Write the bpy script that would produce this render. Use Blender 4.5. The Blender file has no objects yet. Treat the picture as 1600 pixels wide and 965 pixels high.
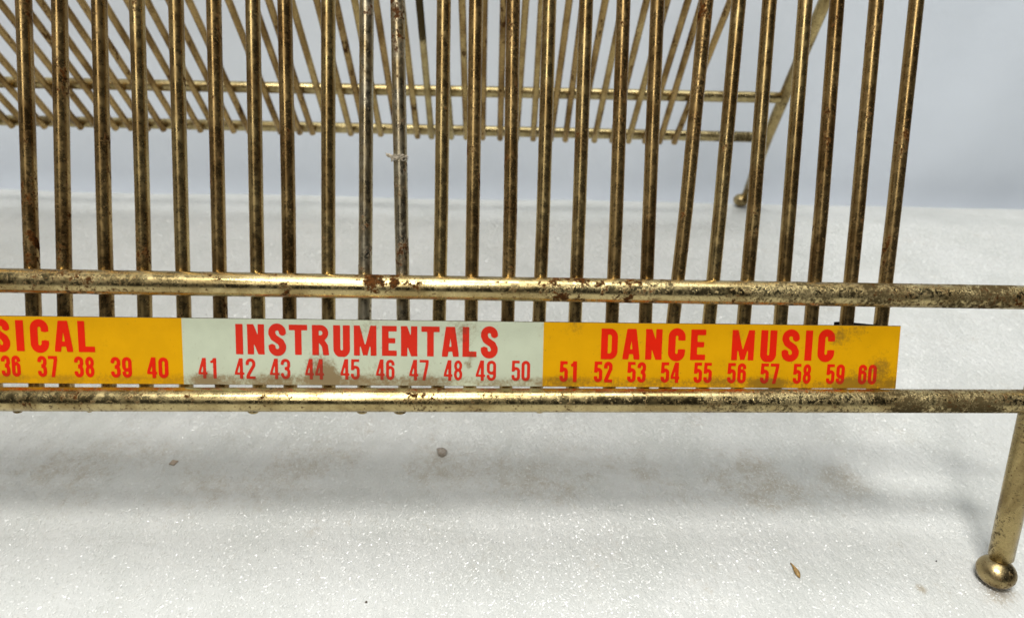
import bpy, math, random
import numpy as np
from mathutils import Vector, Matrix
random.seed(7); rng = np.random.default_rng(7)
S = bpy.context.scene
C = S.collection
MM = 0.001

# ------------------------------------------------------------------ camera (all lengths worked out in millimetres)
FPX, CY, CZ, PITCH, YAW, ROLL = 1019.929, -86.384, 106.483, 0.545, 0.026, 0.029
_r = np.array([math.cos(YAW), -math.sin(YAW), 0.0])
_F = np.array([math.sin(YAW)*math.cos(PITCH), math.cos(YAW)*math.cos(PITCH), -math.sin(PITCH)])
_U = np.cross(_r, _F)
RR = _r*math.cos(ROLL) + _U*math.sin(ROLL)
UU = -_r*math.sin(ROLL) + _U*math.cos(ROLL)
CAM = np.array([0.0, CY, CZ])
cd = bpy.data.cameras.new('camera'); cam = bpy.data.objects.new('camera', cd); C.objects.link(cam)
cd.sensor_width = 36.0; cd.lens = FPX/1600*36.0
cd.clip_start = 0.005; cd.clip_end = 20
cd.dof.use_dof = True; cd.dof.focus_distance = 0.122; cd.dof.aperture_fstop = 24
M = Matrix(((RR[0], UU[0], -_F[0], CAM[0]*MM), (RR[1], UU[1], -_F[1], CAM[1]*MM), (RR[2], UU[2], -_F[2], CAM[2]*MM), (0, 0, 0, 1)))
cam.matrix_world = M
S.camera = cam

# ------------------------------------------------------------------ light
W = bpy.data.worlds.new('World'); S.world = W; W.use_nodes = True
bg = W.node_tree.nodes['Background']; bg.inputs[0].default_value = (0.97, 0.98, 1.0, 1); bg.inputs[1].default_value = 0.015

def area(name, loc, target, sx, sy, power, col):
    d = bpy.data.lights.new(name, 'AREA'); d.shape = 'RECTANGLE'; d.size = sx; d.size_y = sy; d.energy = power; d.color = col
    o = bpy.data.objects.new(name, d); C.objects.link(o); o.location = loc
    o.rotation_euler = (Vector(target)-Vector(loc)).to_track_quat('-Z', 'Y').to_euler()
    return o
area('key_lamp', (-0.21, -0.265, 0.89), (0, 0.02, 0.03), 0.26, 0.065, 6.7, (1.0, 0.985, 0.95))
area('overhead_fill', (0.0, 0.15, 1.3), (0, 0.1, 0.0), 0.9, 0.5, 9.8, (0.985, 1.0, 0.985))  # added soft fill from overhead, no actual lamp there
area('front_window', (-0.27, -0.70, 0.84), (0, 0.03, 0.06), 0.22, 0.50, 2.3, (1.0, 0.97, 0.92))
area('left_fill', (-1.3, -0.25, 0.45), (0, 0.03, 0.06), 0.9, 0.7, 0.4, (1.0, 0.96, 0.88))  # weak fill added to brighten the left sides of the wires
S.view_settings.view_transform = 'Standard'; S.view_settings.look = 'None'; S.view_settings.exposure = 0.0; S.view_settings.gamma = 1.0

# ------------------------------------------------------------------ placing
LEAN, ZL, DEP = 0.432, 36.1, 156.5
c_, s_ = math.cos(LEAN), math.sin(LEAN)
NF = np.array([0, -c_, s_]); NB = np.array([0, c_, s_])
TF = np.array([0, s_, c_]); TB = np.array([0, -s_, c_])
OF = np.array([0, 0, ZL]); OB = np.array([0, DEP, ZL])
def hit(x, y, n, q):
    d = _F*FPX + (x-800)*RR - (y-482.5)*UU
    t = ((np.array(q, float)-CAM)@np.array(n, float))/(d@np.array(n, float))
    return CAM + t*d
def front(x, y, off=0.0): return hit(x, y, NF, OF - NF*off)      # on the leaning front plane, off mm behind it
def rear(x, y, off=0.0): return hit(x, y, NB, OB - NB*off)
def ground(x, y, z=0.0): return hit(x, y, (0, 0, 1), (0, 0, z))
def lab(X, t, off): return OF + np.array([X, 0, 0]) + TF*t - NF*off

# ------------------------------------------------------------------ shader helpers
class N:
    def __init__(s, name):
        s.m = bpy.data.materials.new(name); s.m.use_nodes = True; s.t = s.m.node_tree
        s.b = s.t.nodes['Principled BSDF']
    def n(s, kind, **kw):
        o = s.t.nodes.new(kind)
        for k, v in kw.items(): setattr(o, k, v)
        return o
    def link(s, a, b): s.t.links.new(a, b)
    def set(s, inp, v):
        if hasattr(v, 'is_output') or isinstance(v, bpy.types.NodeSocket): s.link(v, inp)
        else: inp.default_value = v
    def coord(s, scale=(1000, 1000, 1000), rnd=False):
        tc = s.n('ShaderNodeTexCoord'); mp = s.n('ShaderNodeMapping'); mp.inputs['Scale'].default_value = scale
        s.link(tc.outputs['Object'], mp.inputs['Vector'])
        if rnd:
            oi = s.n('ShaderNodeObjectInfo'); mu = s.math('MULTIPLY', oi.outputs['Random'], 733.0)
            cx = s.n('ShaderNodeCombineXYZ'); s.link(mu, cx.inputs[0]); s.link(mu, cx.inputs[2])
            s.link(cx.outputs[0], mp.inputs['Location'])
        return mp.outputs[0]
    def math(s, op, a, b=0.0, clamp=False):
        o = s.n('ShaderNodeMath', operation=op); o.use_clamp = clamp
        s.set(o.inputs[0], a); s.set(o.inputs[1], b); return o.outputs[0]
    def noise(s, vec, scale, detail=4, rough=0.55):
        o = s.n('ShaderNodeTexNoise'); o.inputs['Scale'].default_value = scale; o.inputs['Detail'].default_value = detail
        o.inputs['Roughness'].default_value = rough; s.link(vec, o.inputs['Vector']); return o.outputs['Fac']
    def step(s, v, a, b, lo=0.0, hi=1.0):
        o = s.n('ShaderNodeMapRange', interpolation_type='SMOOTHSTEP')
        s.set(o.inputs['Value'], v); s.set(o.inputs['From Min'], a); s.set(o.inputs['From Max'], b)
        s.set(o.inputs['To Min'], lo); s.set(o.inputs['To Max'], hi); return o.outputs[0]
    def mix(s, f, a, b):
        o = s.n('ShaderNodeMix', data_type='RGBA'); s.set(o.inputs[0], f)
        for i, v in ((6, a), (7, b)):
            if isinstance(v, tuple): v = (*v, 1.0) if len(v) == 3 else v
            s.set(o.inputs[i], v)
        return o.outputs[2]
    def bump(s, h, strength, dist):
        o = s.n('ShaderNodeBump'); o.inputs['Strength'].default_value = strength; o.inputs['Distance'].default_value = dist
        s.link(h, o.inputs['Height']); s.link(o.outputs[0], s.b.inputs['Normal']); return o
    def spot(s, vec, p, r):
        o = s.n('ShaderNodeVectorMath', operation='DISTANCE'); s.link(vec, o.inputs[0]); o.inputs[1].default_value = p
        return s.step(o.outputs['Value'], r*1.0, r*0.1)
    def xyz(s, vec):
        o = s.n('ShaderNodeSeparateXYZ'); s.link(vec, o.inputs[0]); return o.outputs

def brass(name, base, deep, pins=1.0, relief_=1.0, metal=1.0, rust=0.5, dark=0.5, rough=0.27, rnd=False, right_tarnish=False, spots=(), stretch=1.0, front_only=None, dark_spots=()):
    k = N(name)
    v = k.coord(rnd=rnd); v0 = k.coord()
    vs = k.coord(scale=(1000, 1000, 1000*stretch), rnd=rnd)
    big = k.noise(v, 0.055, 3); mid = k.noise(vs, 0.55, 5, 0.65); fine = k.noise(v, 3.2, 4, 0.7); speck = k.noise(v, 1.6, 5, 0.75)
    # plating tone
    col = k.mix(k.step(k.noise(vs, 0.22, 4), 0.38, 0.66), base, deep)
    if front_only:                                # plating lost on the front leg only
        fr = k.step(k.xyz(v0)[1], 70, 80)
        col = k.mix(fr, col, k.mix(k.step(k.noise(vs, 0.22, 4), 0.38, 0.66), front_only[0], front_only[1]))
        back = fr
    col = k.mix(k.step(fine, 0.5, 0.75, 0, 0.4), col, tuple(x*0.45 for x in deep))
    # rust
    score = k.math('ADD', k.math('MULTIPLY', mid, 0.62), k.math('MULTIPLY', speck, 0.38))
    score = k.math('ADD', score, k.math('MULTIPLY', k.math('SUBTRACT', big, 0.5), 0.42))
    for p, r, a in spots:
        score = k.math('ADD', score, k.math('MULTIPLY', k.spot(v0, tuple(p), r), a))
    if front_only: score = k.math('SUBTRACT', score, k.math('MULTIPLY', back, 0.06))
    th = 0.665-0.13*rust
    rm = k.step(score, th, th+0.055)
    # black pits and grime
    ds = k.math('ADD', k.math('MULTIPLY', k.noise(v, 1.5, 6, 0.8), 0.6), k.math('MULTIPLY', k.noise(vs, 0.12, 3), 0.4))
    if right_tarnish:
        ds = k.math('ADD', ds, k.step(k.xyz(v0)[0], 0, 65, 0, 0.15))
    for p, r, a in dark_spots: ds = k.math('ADD', ds, k.math('MULTIPLY', k.spot(v0, tuple(p), r), a))
    td = 0.66-0.12*dark
    dm = k.step(ds, td, td+0.06)
    rustc = k.mix(k.step(k.noise(v, 2.4, 4, .7), 0.35, 0.65), (0.012, 0.005, 0.002), (0.105, 0.034, 0.007))
    col = k.mix(k.math('MULTIPLY', dm, 0.93), col, (0.05, 0.036, 0.016))
    col = k.mix(k.math('MULTIPLY', rm, 0.97), col, rustc)
    pk = k.math('ADD', k.math('MULTIPLY', k.noise(v, 2.1, 3, .6), 0.75), k.math('MULTIPLY', big, 0.25))
    pm = k.math('MULTIPLY', k.step(pk, 0.60-0.03*rust, 0.64-0.03*rust), pins)       # pin-head corrosion specks
    col = k.mix(k.math('MULTIPLY', pm, 0.85), col, (0.075, 0.035, 0.012))
    cover = k.math('MAXIMUM', k.math('MAXIMUM', rm, k.math('MULTIPLY', dm, 0.75)), k.math('MULTIPLY', pm, 0.8))
    k.link(col, k.b.inputs['Base Color'])
    k.link(k.step(cover, 0, 0.85, metal, 0.0), k.b.inputs['Metallic'])
    k.link(k.step(cover, 0, 0.8, 0.5, 0.0), k.b.inputs['Specular IOR Level'])
    rg = k.math('ADD', k.step(cover, 0, 1, rough, 0.75), k.step(k.noise(v, 0.7, 5, 0.7), 0.35, 0.75, -0.05, 0.16))
    k.link(rg, k.b.inputs['Roughness'])
    h = k.math('ADD', k.math('MULTIPLY', fine, 0.35), k.math('MULTIPLY', cover, 0.7))
    h = k.math('ADD', h, k.math('MULTIPLY', mid, 0.2))
    k.bump(h, 0.45*relief_, 0.00008)
    return k.m

# ------------------------------------------------------------------ mesh helpers (millimetre input)
def mesh(name, verts, faces, mat, parent=None, smooth=False):
    me = bpy.data.meshes.new(name)
    me.from_pydata([tuple(float(a)*MM for a in p) for p in verts], [], [tuple(int(i) for i in f) for f in faces])
    me.materials.append(mat)
    if smooth: me.polygons.foreach_set('use_smooth', [True]*len(me.polygons))
    me.update()
    o = bpy.data.objects.new(name, me); C.objects.link(o)
    if parent is not None: o.parent = parent
    return o
def tag(o, label=None, cat=None, group=None, kind=None):
    for k, v in (('label', label), ('category', cat), ('group', group), ('kind', kind)):
        if v: o[k] = v
def spline(pts, n=12):
    P = [np.array(p, float) for p in pts]; P = [2*P[0]-P[1]] + P + [2*P[-1]-P[-2]]; out = []
    for i in range(1, len(P)-2):
        for j in range(n):
            t = j/n
            out.append(0.5*((2*P[i])+(-P[i-1]+P[i+1])*t+(2*P[i-1]-5*P[i]+4*P[i+1]-P[i+2])*t*t+(-P[i-1]+3*P[i]-3*P[i+1]+P[i+2])*t**3))
    out.append(P[-2]); return out
def tube(path, rad, seg=20, cap=0.35, wob=0.0):
    """round bar with softly rounded ends"""
    path = [np.array(p, float) for p in path]
    d0 = path[1]-path[0]; d0 /= np.linalg.norm(d0); d1 = path[-1]-path[-2]; d1 /= np.linalg.norm(d1)
    R = [rad]*len(path) if np.isscalar(rad) else list(rad)
    e = cap*R[0]
    path = [path[0]-d0*e, path[0]-d0*e*0.6] + path + [path[-1]+d1*e*0.6, path[-1]+d1*e]
    R = [R[0]*0.62, R[0]*0.9] + R + [R[-1]*0.9, R[-1]*0.62]
    V = []; Fc = []
    up = np.array([1.0, 0, 0]) if abs(d0[0]) < 0.7 else np.array([0, 0, 1.0])
    for i, p in enumerate(path):
        a = path[max(i-1, 0)]; b = path[min(i+1, len(path)-1)]; d = b-a; d /= np.linalg.norm(d)
        u = up-d*(up@d); u /= np.linalg.norm(u); w = np.cross(d, u); up = u
        rr = R[i]*(1+wob*math.sin(i*1.7)*0.5+wob*random.uniform(-.5, .5))
        for j in range(seg):
            t = 2*math.pi*j/seg; V.append(p+rr*(u*math.cos(t)+w*math.sin(t)))
    n = len(path)
    for i in range(n-1):
        for j in range(seg):
            k = (j+1) % seg; Fc.append((i*seg+j, i*seg+k, (i+1)*seg+k, (i+1)*seg+j))
    Fc.append(tuple(range(seg))[::-1]); Fc.append(tuple((n-1)*seg+j for j in range(seg)))
    return V, Fc

# ------------------------------------------------------------------ setting: white batting sheet, cloth backdrop
k = N('white_batting')
v = k.coord(); vf = k.coord(scale=(1000, 620, 1000))
base = k.mix(k.step(k.noise(v, 0.05, 4), 0.35, 0.7), (0.74, 0.745, 0.715), (0.665, 0.675, 0.64))
sm = k.math('ADD', k.math('MULTIPLY', k.noise(v, 0.35, 5, .7), 0.5), k.math('MULTIPLY', k.noise(v, 0.07, 3), 0.5))
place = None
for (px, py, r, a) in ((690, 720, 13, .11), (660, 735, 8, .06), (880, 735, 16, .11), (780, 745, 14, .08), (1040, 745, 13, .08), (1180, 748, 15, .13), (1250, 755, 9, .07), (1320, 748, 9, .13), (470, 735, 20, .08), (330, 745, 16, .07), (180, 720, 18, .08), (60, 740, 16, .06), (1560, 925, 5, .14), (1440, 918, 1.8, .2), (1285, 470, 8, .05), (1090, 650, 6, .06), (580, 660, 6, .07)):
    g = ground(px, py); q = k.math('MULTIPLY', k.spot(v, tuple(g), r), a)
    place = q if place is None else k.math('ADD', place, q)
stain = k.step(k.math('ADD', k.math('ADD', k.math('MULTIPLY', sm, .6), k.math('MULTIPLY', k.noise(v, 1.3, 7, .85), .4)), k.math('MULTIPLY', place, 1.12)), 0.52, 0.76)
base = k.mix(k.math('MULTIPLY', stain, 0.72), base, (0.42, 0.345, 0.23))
dots = k.step(k.noise(v, 0.9, 3, .5), 0.765, 0.80)
base = k.mix(k.math('MULTIPLY', dots, 0.6), base, (0.33, 0.30, 0.25))
k.link(base, k.b.inputs['Base Color']); k.b.inputs['Roughness'].default_value = 0.36
k.b.inputs['Specular IOR Level'].default_value = 0.5
vo = k.n('ShaderNodeTexVoronoi'); vo.inputs['Scale'].default_value = 0.85; k.link(vf, vo.inputs['Vector'])
h = k.math('ADD', k.noise(vf, 1.1, 6, .75), k.math('MULTIPLY', k.noise(v, 0.28, 3), 1.2))
h = k.math('SUBTRACT', h, k.math('MULTIPLY', vo.outputs['Distance'], 0.35))
k.bump(h, 0.8, 0.0008)
batting = k.m

nx, ny = 380, 230
xs = np.linspace(-620, 420, nx); ys = np.linspace(-420, 186, ny)
def relief(x, y):
    if abs(x) < 130 and (abs(y+6) < 40 or abs(y-170) < 40):
        w = math.exp(-((x-95.0)**2+(y+6.5)**2)/180)+math.exp(-((x-104.5)**2+(y-165.0)**2)/180); w = min(w, 1)
    else: w = 0
    return 0.22*w+(1-w)*relief0(x, y)
def relief0(x, y):
    return (0.25*math.sin(x*.041+1.3*math.sin(y*.03))+0.22*math.sin(y*.057+x*.013+2)+0.12*math.sin(x*.13+y*.09))*0.8-0.45
V = []; Fc = []
for j, y in enumerate(ys):
    for i, x in enumerate(xs):
        e = max(0.0, (y-179)/7)
        V.append((x, y+0.8*math.sin(x*.05)*e, relief(x, y)-2.5*e**3))
for j in range(ny-1):
    for i in range(nx-1):
        a = j*nx+i; Fc.append((a, a+1, a+nx+1, a+nx))
b0 = len(V)
for i, x in enumerate(xs): V.append((x, 186, -14))
for i in range(nx-1): Fc.append(((ny-1)*nx+i, (ny-1)*nx+i+1, b0+i+1, b0+i))
sheet = mesh('ground', V, Fc, batting, smooth=True); tag(sheet, kind='structure')

k = N('backdrop_cloth')
v = k.coord()
k.link(k.mix(k.step(k.noise(v, 0.012, 3), .35, .65), (0.79, 0.85, 0.93), (0.75, 0.81, 0.89)), k.b.inputs['Base Color'])
k.b.inputs['Roughness'].default_value = 0.9
k.bump(k.math('ADD', k.noise(v, 2.0, 3), k.math('MULTIPLY', k.noise(v, .05, 3), 3)), 0.25, 0.0006)
V = []; Fc = []; nx, nz = 220, 70
for j in range(nz):
    z = -14+j*9.0
    for i in range(nx):
        x = -700+i*6.2
        y = 206+2.2*math.sin(x*.021+z*.006)+1.3*math.sin(x*.05+1.2-z*.012)+0.0009*(z+14)**1.0*(x-200)*0.05+1.5*math.exp(-((x-175-z*.35)/26)**2)*min(1, (z+14)/80)
        V.append((x, y, z))
for j in range(nz-1):
    for i in range(nx-1):
        a = j*nx+i; Fc.append((a, a+nx, a+nx+1, a+1))
tag(mesh('backdrop', V, Fc, k.m, smooth=True), kind='structure')
k = N('table_top'); k.b.inputs['Base Color'].default_value = (0.5, 0.5, 0.5, 1)
tag(mesh('table_surface', [(-900, -700, -14.2), (900, -700, -14.2), (900, 700, -14.2), (-900, 700, -14.2)], [(0, 1, 2, 3)], k.m), kind='structure')

# tiny glossy cell skins that make the sheet sparkle
k = N('cell_skin'); k.b.inputs['Base Color'].default_value = (0.74, 0.745, 0.715, 1); k.b.inputs['Roughness'].default_value = 0.31
k.b.inputs['Specular IOR Level'].default_value = 0.75
nf = 130000
fy = -42+205*rng.random(nf)**1.1; half = 108+(fy+40)*0.75
fx = (rng.random(nf)*2-1)*half
ang = rng.normal(-0.5, 0.55, nf)+np.where(fx < 10, 0.9, 0)
L = rng.gamma(3.0, 0.085, nf)+0.10; wd = rng.uniform(0.045, 0.11, nf)
grow = 1+fy.clip(0)/230; L *= grow; wd *= grow
tx = rng.normal(0.12, 0.20, nf); ty = rng.normal(0.48, 0.24, nf)
z0 = np.array([relief(a, b) for a, b in zip(fx, fy)])+0.07+rng.uniform(0, .03, nf)
VV = np.zeros((nf, 6, 3)); dx, dy = np.cos(ang), np.sin(ang)
for q, (u, w_) in enumerate(((-1, -.15), (-.45, -1), (.5, -.9), (1, .1), (.4, 1), (-.5, .9))):
    ox = dx*u*L/2-dy*w_*wd; oy = dy*u*L/2+dx*w_*wd
    VV[:, q, 0] = fx+ox; VV[:, q, 1] = fy+oy; VV[:, q, 2] = z0+ox*tx+oy*ty
idx = np.arange(nf*6)
me = bpy.data.meshes.new('cell_skins'); me.vertices.add(nf*6); me.vertices.foreach_set('co', (VV*MM).reshape(-1))
me.loops.add(idx.size); me.loops.foreach_set('vertex_index', idx); me.polygons.add(nf)
me.polygons.foreach_set('loop_start', np.arange(nf)*6); me.update(calc_edges=True); me.materials.append(k.m)
o = bpy.data.objects.new('cell_skins', me); C.objects.link(o)
tag(o, 'tiny glossy flecks sparkling all over the white foam sheet', 'flecks', kind='stuff')

# ------------------------------------------------------------------ the record rack
GOLD, GDEEP = (0.50, 0.40, 0.195), (0.31, 0.23, 0.10)
sp = [(front(592, 438, -1.5), 5.5, .20), (front(640, 440, -1.5), 4, .09), (front(900, 446, -1.5), 9, .11), (front(1000, 470), 9, .12), (front(330, 440, -1), 3, .12), (front(440, 436, -1), 5, .10), (front(860, 455), 5, .06), (front(460, 440), 5, .06),
      (front(690, 612), 2.5, .12), (front(570, 632), 2.5, .08), (front(300, 620), 3.5, .12), (front(1000, 618), 4, .07), (front(405, 612), 3, .08)]
m_rail = brass('worn_brass_rail', GOLD, GDEEP, rust=0.50, dark=0.45, rough=0.24, right_tarnish=True, spots=sp)
m_rail_rear = brass('brass_rear_rail', (0.52, 0.42, 0.21), (0.33, 0.25, 0.11), rust=0.5, dark=0.5, rough=0.30, dark_spots=[(rear(1150, 212), 22, .11), (rear(1010, 211), 14, .07), (rear(60, 192), 30, .10), (rear(250, 196), 26, .08), (rear(900, 209), 14, .06)])
m_wire = brass('worn_brass_wire', (0.42, 0.285, 0.115), (0.20, 0.12, 0.042), pins=0.45, relief_=0.35, metal=0.96, rust=0.72, dark=0.12, rough=0.27, rnd=True, stretch=0.25)
m_clean = brass('cleaner_brass_wire', (0.49, 0.36, 0.155), (0.28, 0.18, 0.068), pins=0.35, relief_=0.3, metal=0.97, rust=0.50, dark=-0.2, rough=0.27, rnd=True, stretch=0.35)
m_bare = brass('bare_steel_wire', (0.50, 0.44, 0.31), (0.38, 0.29, 0.15), pins=0.4, relief_=0.5, rust=0.78, dark=0.3, rough=0.30, rnd=False, stretch=0.7, front_only=(GOLD, GDEEP), dark_spots=[(rear(657, 8, 3.1), 9, .35), (rear(661, 45, 3.1), 7, .25)])
m_leg = brass('brass_leg', (0.44, 0.34, 0.155), (0.22, 0.155, 0.065), rust=0.55, dark=1.05, rough=0.24, stretch=0.4)

m_ball = brass('dull_brass_ball', (0.44, 0.34, 0.17), (0.26, 0.19, 0.085), rust=0.45, dark=0.7, rough=0.30)
root = bpy.data.objects.new('record_rack', None); C.objects.link(root); root.empty_display_size = 0.05
tag(root, 'long worn brass wire record rack with arched dividers and a numbered label strip', 'record rack')

XL, XR = -306.0, 93.5
def rail(name, p0, p1, xa, xb, rad, mat):
    p0, p1 = np.array(p0), np.array(p1); f = lambda x: p0+(p1-p0)*(x-p0[0])/(p1[0]-p0[0])
    n = 60; V, Fc = tube([f(xa+(xb-xa)*i/n) for i in range(n+1)], rad, 28)
    return mesh(name, V, Fc, mat, root, True)
def flat(p0, p1, zmin):       # the far, unseen end keeps parallel to the floor
    return p0, p1
RU = (front(0, 438), front(1600, 464.5)); RL = (front(0, 623), front(1600, 626.5))
BU = (rear(0, 128.5), rear(1180, 152)); BL = (rear(30, 188.5), rear(1170, 214))
def railz(pair, X): 
    a, b = pair; return a+(b-a)*(X-a[0])/(b[0]-a[0])
def bentrail(name, pair, plane_t, mat, rad):
    # straight through what the camera sees, easing to level past the picture's left edge
    a, b = pair; pts = []
    o, T = plane_t
    xe = XL
    for i in range(81):
        X = xe+(XR-xe)*i/80
        if X >= a[0]-8: p = railz(pair, X)
        else: p = railz(pair, a[0]-8); p = np.array([X, p[1], p[2]])
        pts.append(p)
    V, Fc = tube(pts, rad, 28)
    return mesh(name, V, Fc, mat, root, True)
r1 = bentrail('upper_rail', RU, (OF, TF), m_rail, 2.02); r1['label'] = 'upper front rail, thick round bar with rust specks'
r2 = bentrail('lower_rail', RL, (OF, TF), m_rail, 2.02); r2['label'] = 'lower front rail, thick round bar under the label strip'
XR = 98.5; r3 = bentrail('upper_rail', BU, (OB, TB), m_rail_rear, 1.9); r3['label'] = 'upper rear rail'
XR = 95.5; r4 = bentrail('lower_rail', BL, (OB, TB), m_rail_rear, 1.9); r4['label'] = 'lower rear rail'

FW = [(37, 47, 52.6), (93, 98.6, 101.8), (155, 162.6, 167), (214, 223, 226.3), (275, 283, 287.4), (334, 341, 344.3), (395, 400.5, 403.3), (445, 451, 452.5),
      (513, 513, 513.5), (573, 571.5, 570), (621, 627, 630), (693.6, 689.6, 686.6), (743.7, 739, 736.4), (801.8, 797.5, 793.8), (858.6, 848.9, 843),
      (916, 905, 899.2), (974.4, 963.2, 957), (1027.4, 1014.6, 1009), (1103.6, 1071.5, 1054), (1154.4, 1125, 1110), (1202.4, 1177.5, 1163.8),
      (1258.4, 1233, 1221), (1308, 1283, 1269), (1369.5, 1340, 1325), (1432, 1396.5, 1379)]
RB = [415, 437, 467, 487, 515, 547, 570, 594, 620, 651.7, 674, 704.7, 728.6, 754, 781.6, 807, 833.5, 861, 884, 906, 929.5, 957.5, 983, 1009, 1032, 1055]
RB = RB[1:]                                   # the rear legs of the 25 dividers counted at the front
RT = {754: 756.7, 781.6: 787, 833.5: 846.5, 884: 912, 1055: 1142, 1032: 1098, 929.5: 975, 728.6: 722, 704.7: 689, 674: 655}
RBL = [387.5, 363, 335, 311, 280, 253, 228, 202, 178, 150, 123, 91, 66, 40, 15, -12, -38]
tilt = 3.1; APZ = 158.0
def rear_line(xb):
    yb = 214+(xb-1055)*0.0225+ (9 if xb > 600 else 7)
    xt = RT.get(xb, xb+(xb-750)/(1050-214)*214)
    return rear(xb+(750-xb)*0.006, yb, tilt), rear(xt, 0, tilt)
def arch(a0, a1, am, b0, b1, Xn):
    """front foot a0, front mid am, front high a1, rear foot b0, rear high b1: one bent wire over the top"""
    H = APZ
    def ext(p, q, z):                             # follow the leg up, easing to the nominal slot position
        d = (q-p)/(q[2]-p[2]); r = q+d*(z-q[2]); r[0] = 0.45*r[0]+0.55*(q[0]+(q[0]-p[0])*0.4); return r
    fa = ext(am, a1, H); fb = ext(b0, b1, H)
    ym = (fa[1]+fb[1])/2; zt = H+(ym-fa[1])/math.tan(LEAN)
    top = np.array([(fa[0]+fb[0])/2, ym, zt])
    path = [a0+(am-a0)*t for t in (0, .33, .66)] + [am+(a1-am)*t for t in (0, .34, .67)]
    path += [a1+(fa-a1)*t for t in (0, .25, .5, .75)]
    for i in range(13):
        t = i/12; path.append((1-t)**2*fa+2*t*(1-t)*top+t*t*fb)
    path += [fb+(b1-fb)*t for t in (.25, .5, .75, 1.0)] + [b1+(b0-b1)*t for t in (.25, .5, .75, 1)]
    return path
drips = {6: 0.75, 9: 0.55, 10: 0.8, 14: 0.5, 22: 0.4, 0: 0.5, 4: .35}
def foot_t(x):                                   # the wires end at the underside of the lower rail
    return 641+0.001*x
for i, (x0, x1, x2) in enumerate(FW):
    a1 = front(x0, 2, tilt); am = front(x1, 330, tilt); ax = front(x2, 481, tilt)
    d = (ax-am)/(ax[2]-am[2]); zb = railz(RL, ax[0])[2]
    a0 = ax+d*((zb-1.1)-ax[2])
    b0, b1 = rear_line(RB[i])
    mat = m_bare if i in (9, 10) else (m_clean if i in (3, 4, 6, 8, 11, 14, 15, 19, 20, 21) else m_wire)
    V, Fc = tube(arch(a0, a1, am, b0, b1, 0), 1.16, 18, 0.3)
    w = mesh('divider_wire', V, Fc, mat, root, True)
    if i == 9: w['label'] = 'grey bare steel divider with rust blotches, plating worn off'
    if i == 10: w['label'] = 'grey rust-mottled divider with a tuft of fibre caught on it'
for j in range(36):                               # dividers whose front legs stand left of the picture
    if j < len(RBL): b0, b1 = rear_line(RBL[j]); X = -85.6-6.05*j
    else:
        X = -85.6-6.05*j; e = railz(BL, -188); b0 = np.array([X-6, e[1]-3.5, e[2]-1.6]); b1 = b0+TB*56
    zb = railz(RL, max(X, -90))
    am = np.array([X, 0, 0])+np.array([0, zb[1], zb[2]])-NF*tilt+TF*45; a0 = am-TF*46.3; a1 = am+TF*15
    X_ = X
    V, Fc = tube(arch(a0, a1, am, b0, b1, 0), 1.16, 12, 0.3)
    mesh('divider_wire', V, Fc, m_wire, root, True)

# weld drops where wire ends show under the lower front rail
for x, r_ in ((28, .8), (396, 1.0), (566, 1.0), (625, 1.15), (843, .75), (1259, .7), (140, .5)):
    P = front(x, 641.5, 0.9); V = []; Fc = []
    for a in range(7):
        for b in range(12):
            th = math.pi*a/6; ph = 2*math.pi*b/12
            V.append(P+np.array([1.0*r_*math.sin(th)*math.cos(ph), .7*r_*math.sin(th)*math.sin(ph), 0.45*r_*math.cos(th)]))
    for a in range(6):
        for b in range(12): Fc.append((a*12+b, a*12+(b+1) % 12, (a+1)*12+(b+1) % 12, (a+1)*12+b))
    mesh('weld_drop', V, Fc, m_leg, root, True)

# end frames: a front and a rear leg bent from one bar, and a ball foot under each
def ball(name, c, rx, rz, mat, parent):
    V = []; Fc = []; A, B = 20, 32
    for a in range(A+1):
        for b in range(B):
            th = math.pi*a/A; ph = 2*math.pi*b/B
            V.append(c+np.array([rx*math.sin(th)*math.cos(ph), rx*math.sin(th)*math.sin(ph), rz*math.cos(th)]))
    for a in range(A):
        for b in range(B): Fc.append((a*B+b, (a+1)*B+b, (a+1)*B+(b+1) % B, a*B+(b+1) % B))
    return mesh(name, V, Fc, mat, parent, True)
BZ = 2.72; BR = 3.3
fc = ground(1556.5, 892, BZ); rc = ground(1158, 312.5, BZ)
j0 = front(1615, 640, -0.2); j1 = front(1658, 462, -0.2); up_ = j0+(j0-np.array([fc[0], fc[1], fc[2]]))*1.2
r_hi = rear(1290, 0, 0.2); r_mid = rear(1226, 150, 0.2); r_lo = rear(1199, 214, 0.2)
leg_foot_f = hit(1564, 868, (0, 1, 0), (0, fc[1]+1.2, 0))
def legframe(ff, jf, rl, rm, rh, rf, name):
    d = (j1-j0)/(j1[2]-j0[2]); fa = jf+d*(150-jf[2]); d2 = (rh-rm)/(rh[2]-rm[2]); fb = rh+d2*(150-rh[2]); fb[1] = rh[1]-(150-rh[2])*0.42
    fb[0] = rh[0]+4
    ym = (fa[1]+fb[1])/2; top = np.array([(fa[0]+fb[0])/2, ym, 222])
    path = [ff+(jf-ff)*t for t in (0, .5, 1)] + [jf+(fa-jf)*t for t in (.3, .6)]
    for i in range(15):
        t = i/14; path.append((1-t)**2*fa+2*t*(1-t)*top+t*t*fb)
    path += [fb+(rh-fb)*t for t in (.5, 1)] + [rm, rl, rf]
    V, Fc = tube(path, 2.05, 28, 0.25)
    return mesh(name, V, Fc, m_leg, root, True)
lf = legframe(leg_foot_f, j0, r_lo, r_mid, r_hi, rc+np.array([1.5, -0.8, 1.5]), 'end_frame')
for c in (fc, rc):
    b = ball('ball_foot', np.array([0, 0, 0.0]), BR, BZ, m_ball, root); b.location = tuple(c*MM)
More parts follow.
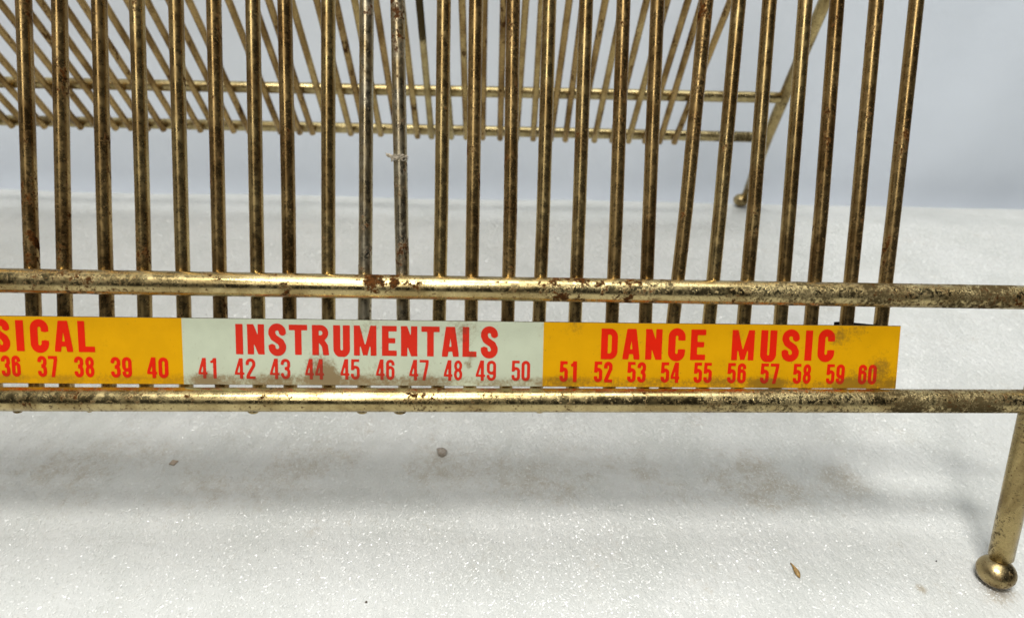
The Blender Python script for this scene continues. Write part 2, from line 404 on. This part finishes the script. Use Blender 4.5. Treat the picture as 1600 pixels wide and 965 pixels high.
for c in (np.array([-310.0, fc[1], BZ]), np.array([-318.0, rc[1], BZ])):
    b = ball('ball_foot', np.array([0, 0, 0.0]), BR, BZ, m_ball, root); b.location = tuple(c*MM)
mf = lambda p, X: np.array([X, p[1], p[2]])
legframe(mf(leg_foot_f, -310), mf(j0, -306), mf(r_lo, -311), mf(r_mid, -311), mf(r_hi, -310), mf(rc, -318)+np.array([0, -.8, 1.5]), 'end_frame')

# ------------------------------------------------------------------ label strip
def dirt(k, strength):
    v = k.coord(); X, Y, Z = k.xyz(v)
    # height up the strip, 0 bottom .. 1 top
    hh = k.math('DIVIDE', k.math('SUBTRACT', Z, k.math('ADD', 38.2, k.math('MULTIPLY', X, 0.006))), 10.0)
    edge = k.math('MAXIMUM', k.step(hh, 0.13, -0.02), k.step(hh, 0.88, 1.02))
    ns = k.math('ADD', k.math('MULTIPLY', k.noise(v, 1.5, 7, .85), 0.66), k.math('MULTIPLY', k.noise(v, 0.22, 3), 0.34))
    sc = k.math('ADD', ns, k.math('MULTIPLY', edge, 0.19))
    for (px, py, r, a) in ((500, 580, 4.6, .29), (495, 592, 1.6, .25), (440, 597, 6, .12), (512, 590, 3, .2), (318, 594, 3.2, .2), (700, 512, 6, .10), (570, 508, 4.5, .12), (735, 520, 4, .1), (1315, 525, 3.2, .17), (1345, 513, 2.5, .16), (1380, 560, 4.5, .10),
                           (1385, 590, 5, .09), (1330, 600, 5, .12), (1200, 598, 5, .14), (1130, 585, 4, .1), (900, 510, 3, .13), (1150, 520, 3, .1), (732, 570, 1.4, .22), (738, 556, 1.4, .2), (560, 596, 7, .1), (1370, 575, 3, .12), (640, 590, 6, .07)):
        sc = k.math('ADD', sc, k.math('MULTIPLY', k.spot(v, tuple(front(px, py, 1.7)), r), a))
    m = k.step(sc, 0.56, 0.80)
    pits = k.step(k.noise(v, 1.9, 3, .6), 0.68, 0.73)
    m = k.math('MAXIMUM', m, k.math('MULTIPLY', pits, 0.6))
    # left of the white panel stays cleaner
    m = k.math('MULTIPLY', m, k.step(X, -53, -51, 0.6, 1.0))
    return k.math('MULTIPLY', m, strength), v
def print_mat(name, col, strength, dcol):
    k = N(name); m, v = dirt(k, strength)
    c2 = k.mix(k.step(k.noise(v, 0.25, 4), .3, .7), col, tuple(x*0.93 for x in col))
    k.link(k.mix(m, c2, dcol), k.b.inputs['Base Color'])
    k.link(k.step(m, 0, 1, 0.38, 0.8), k.b.inputs['Roughness'])
    k.b.inputs['Specular IOR Level'].default_value = 0.16
    k.bump(k.noise(v, 0.5, 4), 0.12, 0.0002)
    return k.m
m_yel = print_mat('yellow_print', (0.72, 0.365, 0.002), 0.72, (0.15, 0.085, 0.012))
m_wht = print_mat('pale_green_white_print', (0.56, 0.61, 0.46), 0.88, (0.22, 0.14, 0.055))
m_red = print_mat('red_print', (0.76, 0.018, 0.004), 0.55, (0.16, 0.03, 0.012))
m_red2 = print_mat('red_print_on_white', (0.66, 0.030, 0.014), 0.6, (0.14, 0.04, 0.02))
k = N('strip_edge'); k.b.inputs['Base Color'].default_value = (0.07, 0.055, 0.03, 1); k.b.inputs['Roughness'].default_value = 0.6; m_edge = k.m
LOFF = 1.66                                  # face of the strip: just ahead of the wires
def sx(x, y): return front(x, y, LOFF)[0]
def st_(x, y): return float((front(x, y, LOFF)-OF)@TF)
_xa, _xb = sx(0, 545), sx(1403, 558)
_b0, _b1, _t0, _t1 = st_(0, 598.5), st_(1400, 607.2), st_(0, 493), st_(1407, 509)
def lerp(X, a, b): return a+(b-a)*(max(X, -100)-_xa)/(_xb-_xa)
def tb(X): return lerp(X, _b0, _b1)
def tt(X): return lerp(X, _t0, _t1)
def plate(name, xa, xb, off0, off1, mat, parent, inset=0.0, n=16):
    V = []; Fc = []
    rows = []
    for i in range(n+1):
        X = xa+(xb-xa)*i/n; w = 0.03*math.sin(X*.21)+0.02*math.sin(X*.9)
        rows.append([lab(X, tb(X)+inset, off0+w), lab(X, tt(X)-inset, off0+w), lab(X, tt(X)-inset, off1+w), lab(X, tb(X)+inset, off1+w)])
    for r in rows: V += r
    for i in range(n):
        for q in range(4):
            a, b = i*4+q, i*4+(q+1) % 4; Fc.append((a, b, b+4, a+4))
    Fc.append((0, 3, 2, 1)); Fc.append((n*4, n*4+1, n*4+2, n*4+3))
    return mesh(name, V, Fc, mat, parent)
XE = sx(1403.5, 558)
strip = plate('label_strip', -291.0, XE, LOFF+0.30, LOFF+0.04, m_edge, root, n=120); strip['label'] = 'printed label strip with numbered coloured panels'
bx = [XE, sx(848.5, 557), sx(285.3, 551), -111.6, -171.3, -231.0, -291.0]
for i in range(6):
    p = plate('label_panel', bx[i+1]+(0.0 if i < 5 else 0), bx[i], LOFF+0.03, LOFF, m_wht if i % 2 else m_yel, strip, 0.06, n=20)
    p['label'] = ('pale greenish white panel' if i % 2 else 'yellow panel')
strip_children = strip

# --- condensed gothic letters drawn as strokes, turned into flat outlines on a fine grid
def arc(cx, cy, rx, ry, a0, a1, n=10):
    return [(cx+rx*math.cos(math.radians(a0+(a1-a0)*i/n)), cy+ry*math.sin(math.radians(a0+(a1-a0)*i/n))) for i in range(n+1)]
def glyph(ch, W_, s):
    a = s/2; l, r, b, t = a, W_-a, a, 1-a; cx = W_/2; R = (r-l)/2; Ry = R*1.05; h = s*0.82; hb = h/2
    st = []                                    # (points, width)
    if ch == 'I': st = [([(cx, -.1), (cx, 1.1)], s)]
    elif ch == 'N': st = [([(l, -.1), (l, 1.1)], s*.95), ([(r, -.1), (r, 1.1)], s*.95), ([(l-.06, 1.12), (r+.06, -.12)], s*1.0)]
    elif ch == 'M': st = [([(l-.01, -.1), (l-.01, 1.1)], s*.88), ([(r+.01, -.1), (r+.01, 1.1)], s*.88), ([(l-.01, 1.1), (cx, .02)], s*.66), ([(r+.01, 1.1), (cx, .02)], s*.66)]
    elif ch == 'A': st = [([(l*.85-.02, -.1), (cx-.035, 1.1)], s*.92), ([(W_-l*.85+.02, -.1), (cx+.035, 1.1)], s*.92), ([(l+.05, .25), (r-.05, .25)], s*.72)]
    elif ch == 'L': st = [([(l, -.1), (l, 1.1)], s), ([(l, hb), (W_+.1, hb)], h)]
    elif ch == 'E': st = [([(l, -.1), (l, 1.1)], s), ([(l, hb), (W_+.1, hb)], h), ([(l, 1-hb), (W_+.1, 1-hb)], h), ([(l, .51), (W_*.9, .51)], h*.95)]
    elif ch == 'T': st = [([(-.1, 1-hb), (W_+.1, 1-hb)], h), ([(cx, -.1), (cx, 1)], s)]
    elif ch == 'U': st = [([(l, 1.1), (l, b+Ry)]+arc(cx, b+Ry-.02, R, Ry, 180, 360)+[(r, 1.1)], s)]
    elif ch == 'C': st = [([(r, .64), (r, t-Ry)]+arc(cx, t-Ry, R, Ry, 0, 180)+arc(cx, b+Ry, R, Ry, 180, 360)+[(r, .36)], s)]
    elif ch == 'D': st = [([(l, -.1), (l, 1.1)], s), ([(l, 1-hb), (cx, 1-hb)]+arc(cx, 1-hb-R*1.1, R, R*1.1, 90, 0)+arc(cx, hb+R*1.1, R, R*1.1, 0, -90)+[(l, hb)], s*.9)]
    elif ch == 'R': st = [([(l, -.1), (l, 1.1)], s), ([(l, 1-hb), (cx, 1-hb)]+arc(cx, .74, R, .26-hb, 90, -90)+[(l, .48)], s*.85), ([(cx+.02, .5), (r-.02, .3), (r+.03, -.1)], s*.9)]
    elif ch == 'S': st = [([(r, .69)]+arc(cx, t-Ry*.95, R, Ry*.95, 0, 180)+[(l, .69), (l+R*.35, .57), (r-R*.35, .43), (r, .31)]+arc(cx, b+Ry*.95, R, Ry*.95, 0, -180)+[(l, .33)], s*.95)]
    elif ch == '0': st = [(arc(cx, t-Ry, R, Ry, 0, 180)+arc(cx, b+Ry, R, Ry, 180, 360)+[(r, t-Ry)], s)]
    elif ch == '1': st = [([(W_*.68, -.1), (W_*.68, 1.1)], s*1.05), ([(W_*.20, .80), (W_*.48, .84), (W_*.66, 1.02)], s*.75)]
    elif ch == '2': st = [([(l, .68)]+arc(cx, t-Ry, R, Ry, 180, 0)+[(r, .66), (l+.05, .2), (l+.01, hb)], s), ([(l*.4, hb), (W_+.1, hb)], h)]
    elif ch == '3': st = [([(l, .72)]+arc(cx, t-Ry, R, Ry, 180, 0)+[(r, .65), (r-.05, .55), (cx-.03, .52)], s*.95), ([(cx-.03, .52), (r-.04, .49), (r, .38)]+arc(cx, b+Ry, R, Ry, 0, -180)+[(l, .28)], s*.95)]
    elif ch == '4': st = [([(W_*.70, -.1), (W_*.70, 1.1)], s), ([(W_*.64, 1.05), (W_*.13, .30)], s*.75), ([(0.0, .25), (W_+.1, .25)], h*.85)]
    elif ch == '5': st = [([(l, .47), (l+.02, 1.0)], s*.9), ([(l, 1-hb), (W_*.93, 1-hb)], h), ([(l+.02, .53)]+arc(cx, .62-Ry*.9, R, Ry*.9, 120, 0)+arc(cx, b+Ry, R, Ry, 0, -180)+[(l, .29)], s*.95)]
    elif ch == '6': st = [([(r, .72)]+arc(cx, t-Ry, R, Ry, 0, 180)+arc(cx, b+Ry, R, Ry, 180, 360)+arc(cx, .62-Ry, R, Ry, 0, 160), s*.95)]
    elif ch == '9': st = [([(l, .28)]+arc(cx, b+Ry, R, Ry, 180, 360)+arc(cx, t-Ry, R, Ry, 0, 180)+arc(cx, .38+Ry, R, Ry, 180, 340), s*.95)]
    elif ch == '7': st = [([(-.1, 1-hb), (W_-.01, 1-hb)], h), ([(r+.01, 1.0), (r-.0, .8), (W_*.42, -.1)], s*.95)]
    elif ch == '8': st = [(arc(cx, .52+(t-.52)/2, R*.94, (t-.52)/2, 0, 360, 20), s*.9), (arc(cx, b+(.52-b)/2, R, (.52-b)/2, 0, 360, 20), s*.9)]
    return st
def sdf(st, W_, X, Y):
    D = np.full(X.shape, 9.0)
    for pts, w in st:
        n = len(pts)
        for i in range(n-1):
            x0, y0 = pts[i]; x1, y1 = pts[i+1]; L_ = math.hypot(x1-x0, y1-y0)
            if L_ < 1e-6: continue
            ux, uy = (x1-x0)/L_, (y1-y0)/L_
            u = (X-x0)*ux+(Y-y0)*uy; v_ = -(X-x0)*uy+(Y-y0)*ux
            dx_ = np.abs(u-L_/2)-L_/2; dy_ = np.abs(v_)-w/2
            D = np.minimum(D, np.maximum(dx_, dy_))
            if i > 0: D = np.minimum(D, np.hypot(X-x0, Y-y0)-w/2)
    bx_ = np.maximum(np.abs(X-W_/2)-W_/2, np.abs(Y-0.5)-0.5)
    D = np.maximum(D, bx_)
    return D
def glyph_mesh(ch, W_, s, res=36):
    nxg = max(4, int(round(W_*res))); nyg = res; g = 1.0/res; pad = 1
    gx = np.linspace(-pad*g, W_+pad*g, nxg+1+2*pad); gy = np.linspace(-pad*g, 1+pad*g, nyg+1+2*pad)
    Xg, Yg = np.meshgrid(gx, gy); D = sdf(glyph(ch, W_, s), W_, Xg, Yg)-0.006
    V = []; Fc = []; cache = {}
    def vert(key, p):
        if key not in cache: cache[key] = len(V); V.append(p)
        return cache[key]
    for j in range(len(gy)-1):
        for i in range(len(gx)-1):
            cs = [(i, j), (i+1, j), (i+1, j+1), (i, j+1)]; poly = []
            ds = [D[q[1], q[0]] for q in cs]
            if min(ds) >= 0: continue
            for q in range(4):
                a, b = cs[q], cs[(q+1) % 4]; da, db = ds[q], ds[(q+1) % 4]
                if da < 0: poly.append(vert(a, (gx[a[0]], gy[a[1]])))
                if (da < 0) != (db < 0):
                    t = da/(da-db); key = (min(a, b), max(a, b))
                    poly.append(vert(key, (gx[a[0]]+(gx[b[0]]-gx[a[0]])*t, gy[a[1]]+(gy[b[1]]-gy[a[1]])*t)))
            if len(poly) >= 3: Fc.append(poly)
    return V, Fc
def lettering(name, items, mat, parent, label=None, stem=0.21):
    """items: (char, x0, x1, ytop, ybottom) in the strip's own measure after unprojecting"""
    V = []; Fc = []
    for ch, X0, X1, T0, T1 in items:
        hgt = T1-T0; W_ = (X1-X0)/hgt; s = stem
        gv, gf = glyph_mesh(ch, W_, s if ch != 'I' else W_)
        b0 = len(V)
        for (u, v_) in gv:
            X = X0+u*hgt; w = 0.03*math.sin(X*.21)+0.02*math.sin(X*.9)
            V.append(lab(X, T0+v_*hgt, LOFF-0.035+w))
        Fc += [tuple(b0+q for q in f) for f in gf]
    o = mesh(name, V, Fc, mat, parent)
    if label: o['label'] = label
    return o
def sx(x, y): return front(x, y, LOFF)[0]
def st_(x, y): return float((front(x, y, LOFF)-OF)@TF)
def word(txt, xs_, y0a, y1a, y0b, y1b, mat, stem):
    """xs_: pixel x-ranges; top and base line given at first and last letter"""
    items = []; xa = xs_[0][0]; xb = xs_[-1][1]
    for ch, (p, q) in zip(txt, xs_):
        m = ((p+q)/2-xa)/(xb-xa); yt = y0a+(y0b-y0a)*m; yb = y1a+(y1b-y1a)*m
        ov = 0.25 if ch in 'SCU' else 0.0
        bot = st_((p+q)/2, yb)-ov; topv = st_((p+q)/2, yt)+(0.2 if ch in 'SC' else 0)
        ym = (yt+yb)/2; items.append((ch, sx(p, ym), sx(q, ym), bot, topv))
    return items
o = lettering('heading', word('INSTRUMENTALS', [(368.6, 379.4), (386.6, 413), (419.6, 447), (452, 480), (488, 513.6), (521, 546.4), (553, 588), (597, 619.6), (626.6, 652), (658.6, 686.6), (691, 716.6), (723, 744.4), (751.4, 777.8)], 506, 552.6, 511.4, 557.4, m_red2, .21), m_red2, strip, 'red word INSTRUMENTALS')
lettering('heading', word('DANCE', [(939.4, 965.4), (973.6, 999.6), (1008.6, 1034.4), (1044.4, 1070.4), (1079.4, 1102.4)], 513.2, 560.4, 515, 562, m_red, .21)+
          word('MUSIC', [(1143.6, 1178.4), (1188.6, 1213), (1221.6, 1248.8), (1258, 1268.6), (1278, 1303.8)], 515.6, 562.2, 516.3, 562.8, m_red, .21), m_red, strip, 'red words DANCE MUSIC')
lettering('heading', word('CLASSICAL', [(-163, -135), (-125, -100), (-93, -65), (-52, -24), (-12, 15), (25, 37), (47.6, 75.8), (85, 113), (122.4, 147.4)], 497.6, 545, 501.6, 549.6, m_red, .21), m_red, strip, 'red word CLASSICAL, cut by the picture edge')
nums = {36: (2, 32), 37: (59, 90), 38: (116.6, 147.6), 39: (173.6, 206), 40: (230, 263), 41: (310, 340), 42: (367, 399), 43: (422, 453.6), 44: (477, 506), 45: (532, 562),
        46: (587.6, 616.4), 47: (639.6, 669.6), 48: (693.6, 722.4), 49: (743.6, 775), 50: (799.4, 828), 51: (874.4, 902.4), 52: (928, 956.6), 53: (980, 1009), 54: (1032.4, 1061.6), 55: (1084, 1112.4),
        56: (1136.4, 1165.6), 57: (1188, 1216.6), 58: (1239, 1267), 59: (1291, 1319.4), 60: (1341, 1369.6)}
for q in range(31, 36): nums[q] = (2-57.6*(36-q), 32-57.6*(36-q))
for n_, (p, q) in sorted(nums.items()):
    if n_ <= 40: yt, yb = 555+(p-2)*.0135, 588+(p-2)*.0095
    elif n_ <= 50: yt, yb = 559+(p-310)*.009, 590.6+(p-310)*.0085
    else: yt, yb = 564+(p-874)*.0115, 596.2+(p-874)*.0085
    g = (q-p)*0.042; mid = (p+q)/2; a, b = str(n_)
    ym = (yt+yb)/2; bot, topv = st_(mid, yb), st_(mid, yt)
    items = [(a, sx(p, ym), sx(mid-g, ym), bot, topv), (b, sx(mid+g, ym), sx(q, ym), bot, topv)]
    wm = m_red2 if 41 <= n_ <= 50 else m_red
    lettering('number', items, wm, strip, 'red number %d' % n_, stem=0.14 if 41 <= n_ <= 50 else 0.165)

# black tape showing above the strip behind the last dividers
k = N('black_tape'); k.b.inputs['Base Color'].default_value = (0.012, 0.011, 0.01, 1); k.b.inputs['Roughness'].default_value = 0.45
A = [front(1304, 503, 4.4), front(1316, 502.3, 4.4), front(1368, 507.2, 4.4), front(1368, 520, 4.4), front(1304, 520, 4.4)]
V = A+[p-NF*0.25 for p in A]; n = 5
mesh('tape', V, [(0, 1, 2, 3, 4), (9, 8, 7, 6, 5)]+[(i, i+n, (i+1) % n+n, (i+1) % n) for i in range(n)], k.m, root)['label'] = 'black tape edge behind the right end of the label strip'

# ------------------------------------------------------------------ small things lying about
def simple(name, col, rough=0.6, var=0.4, trans=0.0):
    k = N(name); v = k.coord()
    k.link(k.mix(k.step(k.noise(v, 2.0, 5, .7), .35, .65), col, tuple(x*var for x in col)), k.b.inputs['Base Color'])
    k.b.inputs['Roughness'].default_value = rough; k.b.inputs['Transmission Weight'].default_value = trans
    k.bump(k.noise(v, 4, 4), 0.4, 0.0001); return k.m
# seed husk: a thin curved pointed flake
P0 = ground(1235, 879, 0.3); P1 = ground(1250, 902, 0.2); d = P1-P0; side = np.array([-d[1], d[0], 0]); side /= np.linalg.norm(side)
V = []; Fc = []; n = 10
for i in range(n+1):
    t = i/n; w = 0.62*math.sin(math.pi*min(1, t*1.0)**1.4)*(0.35+0.65*t)+0.04; cc = P0+d*t+np.array([0, 0, .35*math.sin(math.pi*t)])
    for q, u in enumerate((-1, -.4, .3, 1)): V.append(cc+side*w*u+np.array([0, 0, 0.25*(1-u*u)]))
    for q, u in enumerate((1, .3, -.4, -1)): V.append(cc+side*w*u+np.array([0, 0, 0.25*(1-u*u)-0.1]))
for i in range(n):
    for q in range(8): Fc.append((i*8+q, i*8+(q+1) % 8, (i+1)*8+(q+1) % 8, (i+1)*8+q))
Fc += [tuple(range(8))[::-1], tuple(n*8+q for q in range(8))]
o = mesh('seed_husk', V, Fc, simple('husk', (0.50, 0.30, 0.09), 0.5), None, True); tag(o, 'small tan pointed seed husk lying on the white sheet near the ball foot', 'husk')
def chip(name, px, py, size, mat, label, cat, h=0.3, n=7):
    g = ground(px, py, 0); g[2] = relief(g[0], g[1]); V = []; a0 = random.random()*6
    rs = [size*random.uniform(.75, 1.15) for _ in range(n)]
    for z, sc in ((-0.1, 1.0), (h*.7, 1.0), (h, .8)):
        for i in range(n):
            t = a0+2*math.pi*i/n; V.append(g+np.array([rs[i]*sc*math.cos(t), rs[i]*sc*math.sin(t), z+random.uniform(-.05, .05)]))
    Fc = [(r*n+i, r*n+(i+1) % n, (r+1)*n+(i+1) % n, (r+1)*n+i) for r in range(2) for i in range(n)]+[tuple(2*n+i for i in range(n)), tuple(range(n))[::-1]]
    o = mesh(name, V, Fc, mat); tag(o, label, cat); return o
chip('paper_chip', 270, 720, 1.15, simple('tan_paper', (0.46, 0.37, 0.28), .8, .7), 'tiny square tan chip in the rack shadow left of centre', 'chip', n=4)
chip('clear_pebble', 690, 706, 1.3, simple('clear_pebble', (0.80, 0.70, 0.60), .15, .85, .7), 'small translucent brownish bead in the rack shadow below the number 48', 'pebble', 1.0, 8)
chip('dirt_speck', 1463, 876, 0.17, simple('dark_speck', (0.03, 0.03, 0.035)), 'tiny dark speck on the white sheet left of the front ball foot', 'speck', .2, 5)
chip('dirt_crumb', 572, 938, 0.26, simple('brown_crumb', (0.12, 0.09, 0.06)), 'tiny dark brown crumb near the lower edge of the white sheet', 'crumb', .25, 5)

# tuft of dry fibre caught on the eleventh divider
ctr = front(624, 248, tilt); V = []; Fc = []
def quadribbon(path, w):
    b0 = len(V)
    for i, p in enumerate(path):
        ww = w*(1-0.75*i/(len(path)-1)); V.append(p+TF*ww); V.append(p-TF*ww); V.append(p+NF*ww*.6)
    for i in range(len(path)-1):
        for q in range(3): Fc.append((b0+i*3+q, b0+i*3+(q+1) % 3, b0+(i+1)*3+(q+1) % 3, b0+(i+1)*3+q))
for q in range(34):
    a0 = random.uniform(-2.6, 1.2); ln = random.uniform(.5, 1.6); zz = random.uniform(-.35, .45); pth = []
    for i in range(6):
        a = a0+ln*i/5; r_ = 1.30+0.12*random.random()+(0.12 if i == 5 else 0)
        pth.append(ctr+np.array([math.sin(a)*r_, 0, 0])+NF*math.cos(a)*r_+TF*(zz+0.25*math.sin(i+q)))
    quadribbon(pth, random.uniform(.08, .2))
for q in range(16):                                # the pointed tuft to the left, short ends to the right
    left = q < 11; sgn = -1 if left else 1; ln = random.uniform(.6, 1.25) if left else random.uniform(.15, .5)
    st0 = ctr+np.array([sgn*1.05, 0, 0])+NF*.5+TF*random.uniform(-.1, .35)
    e = st0+np.array([sgn*ln, 0, 0])+TF*((.45 if left else .2)+random.uniform(-.25, .15))+NF*random.uniform(0, .3)
    quadribbon([st0+(e-st0)*t+TF*.1*math.sin(t*3) for t in (0, .33, .66, 1)], random.uniform(.1, .2))
o = mesh('fibre_tuft', V, Fc, simple('dry_fibre', (0.52, 0.45, 0.34), .8, .4)); tag(o, 'pale brown tuft of dry fibre wrapped round the grey rusty divider wire', 'tuft')
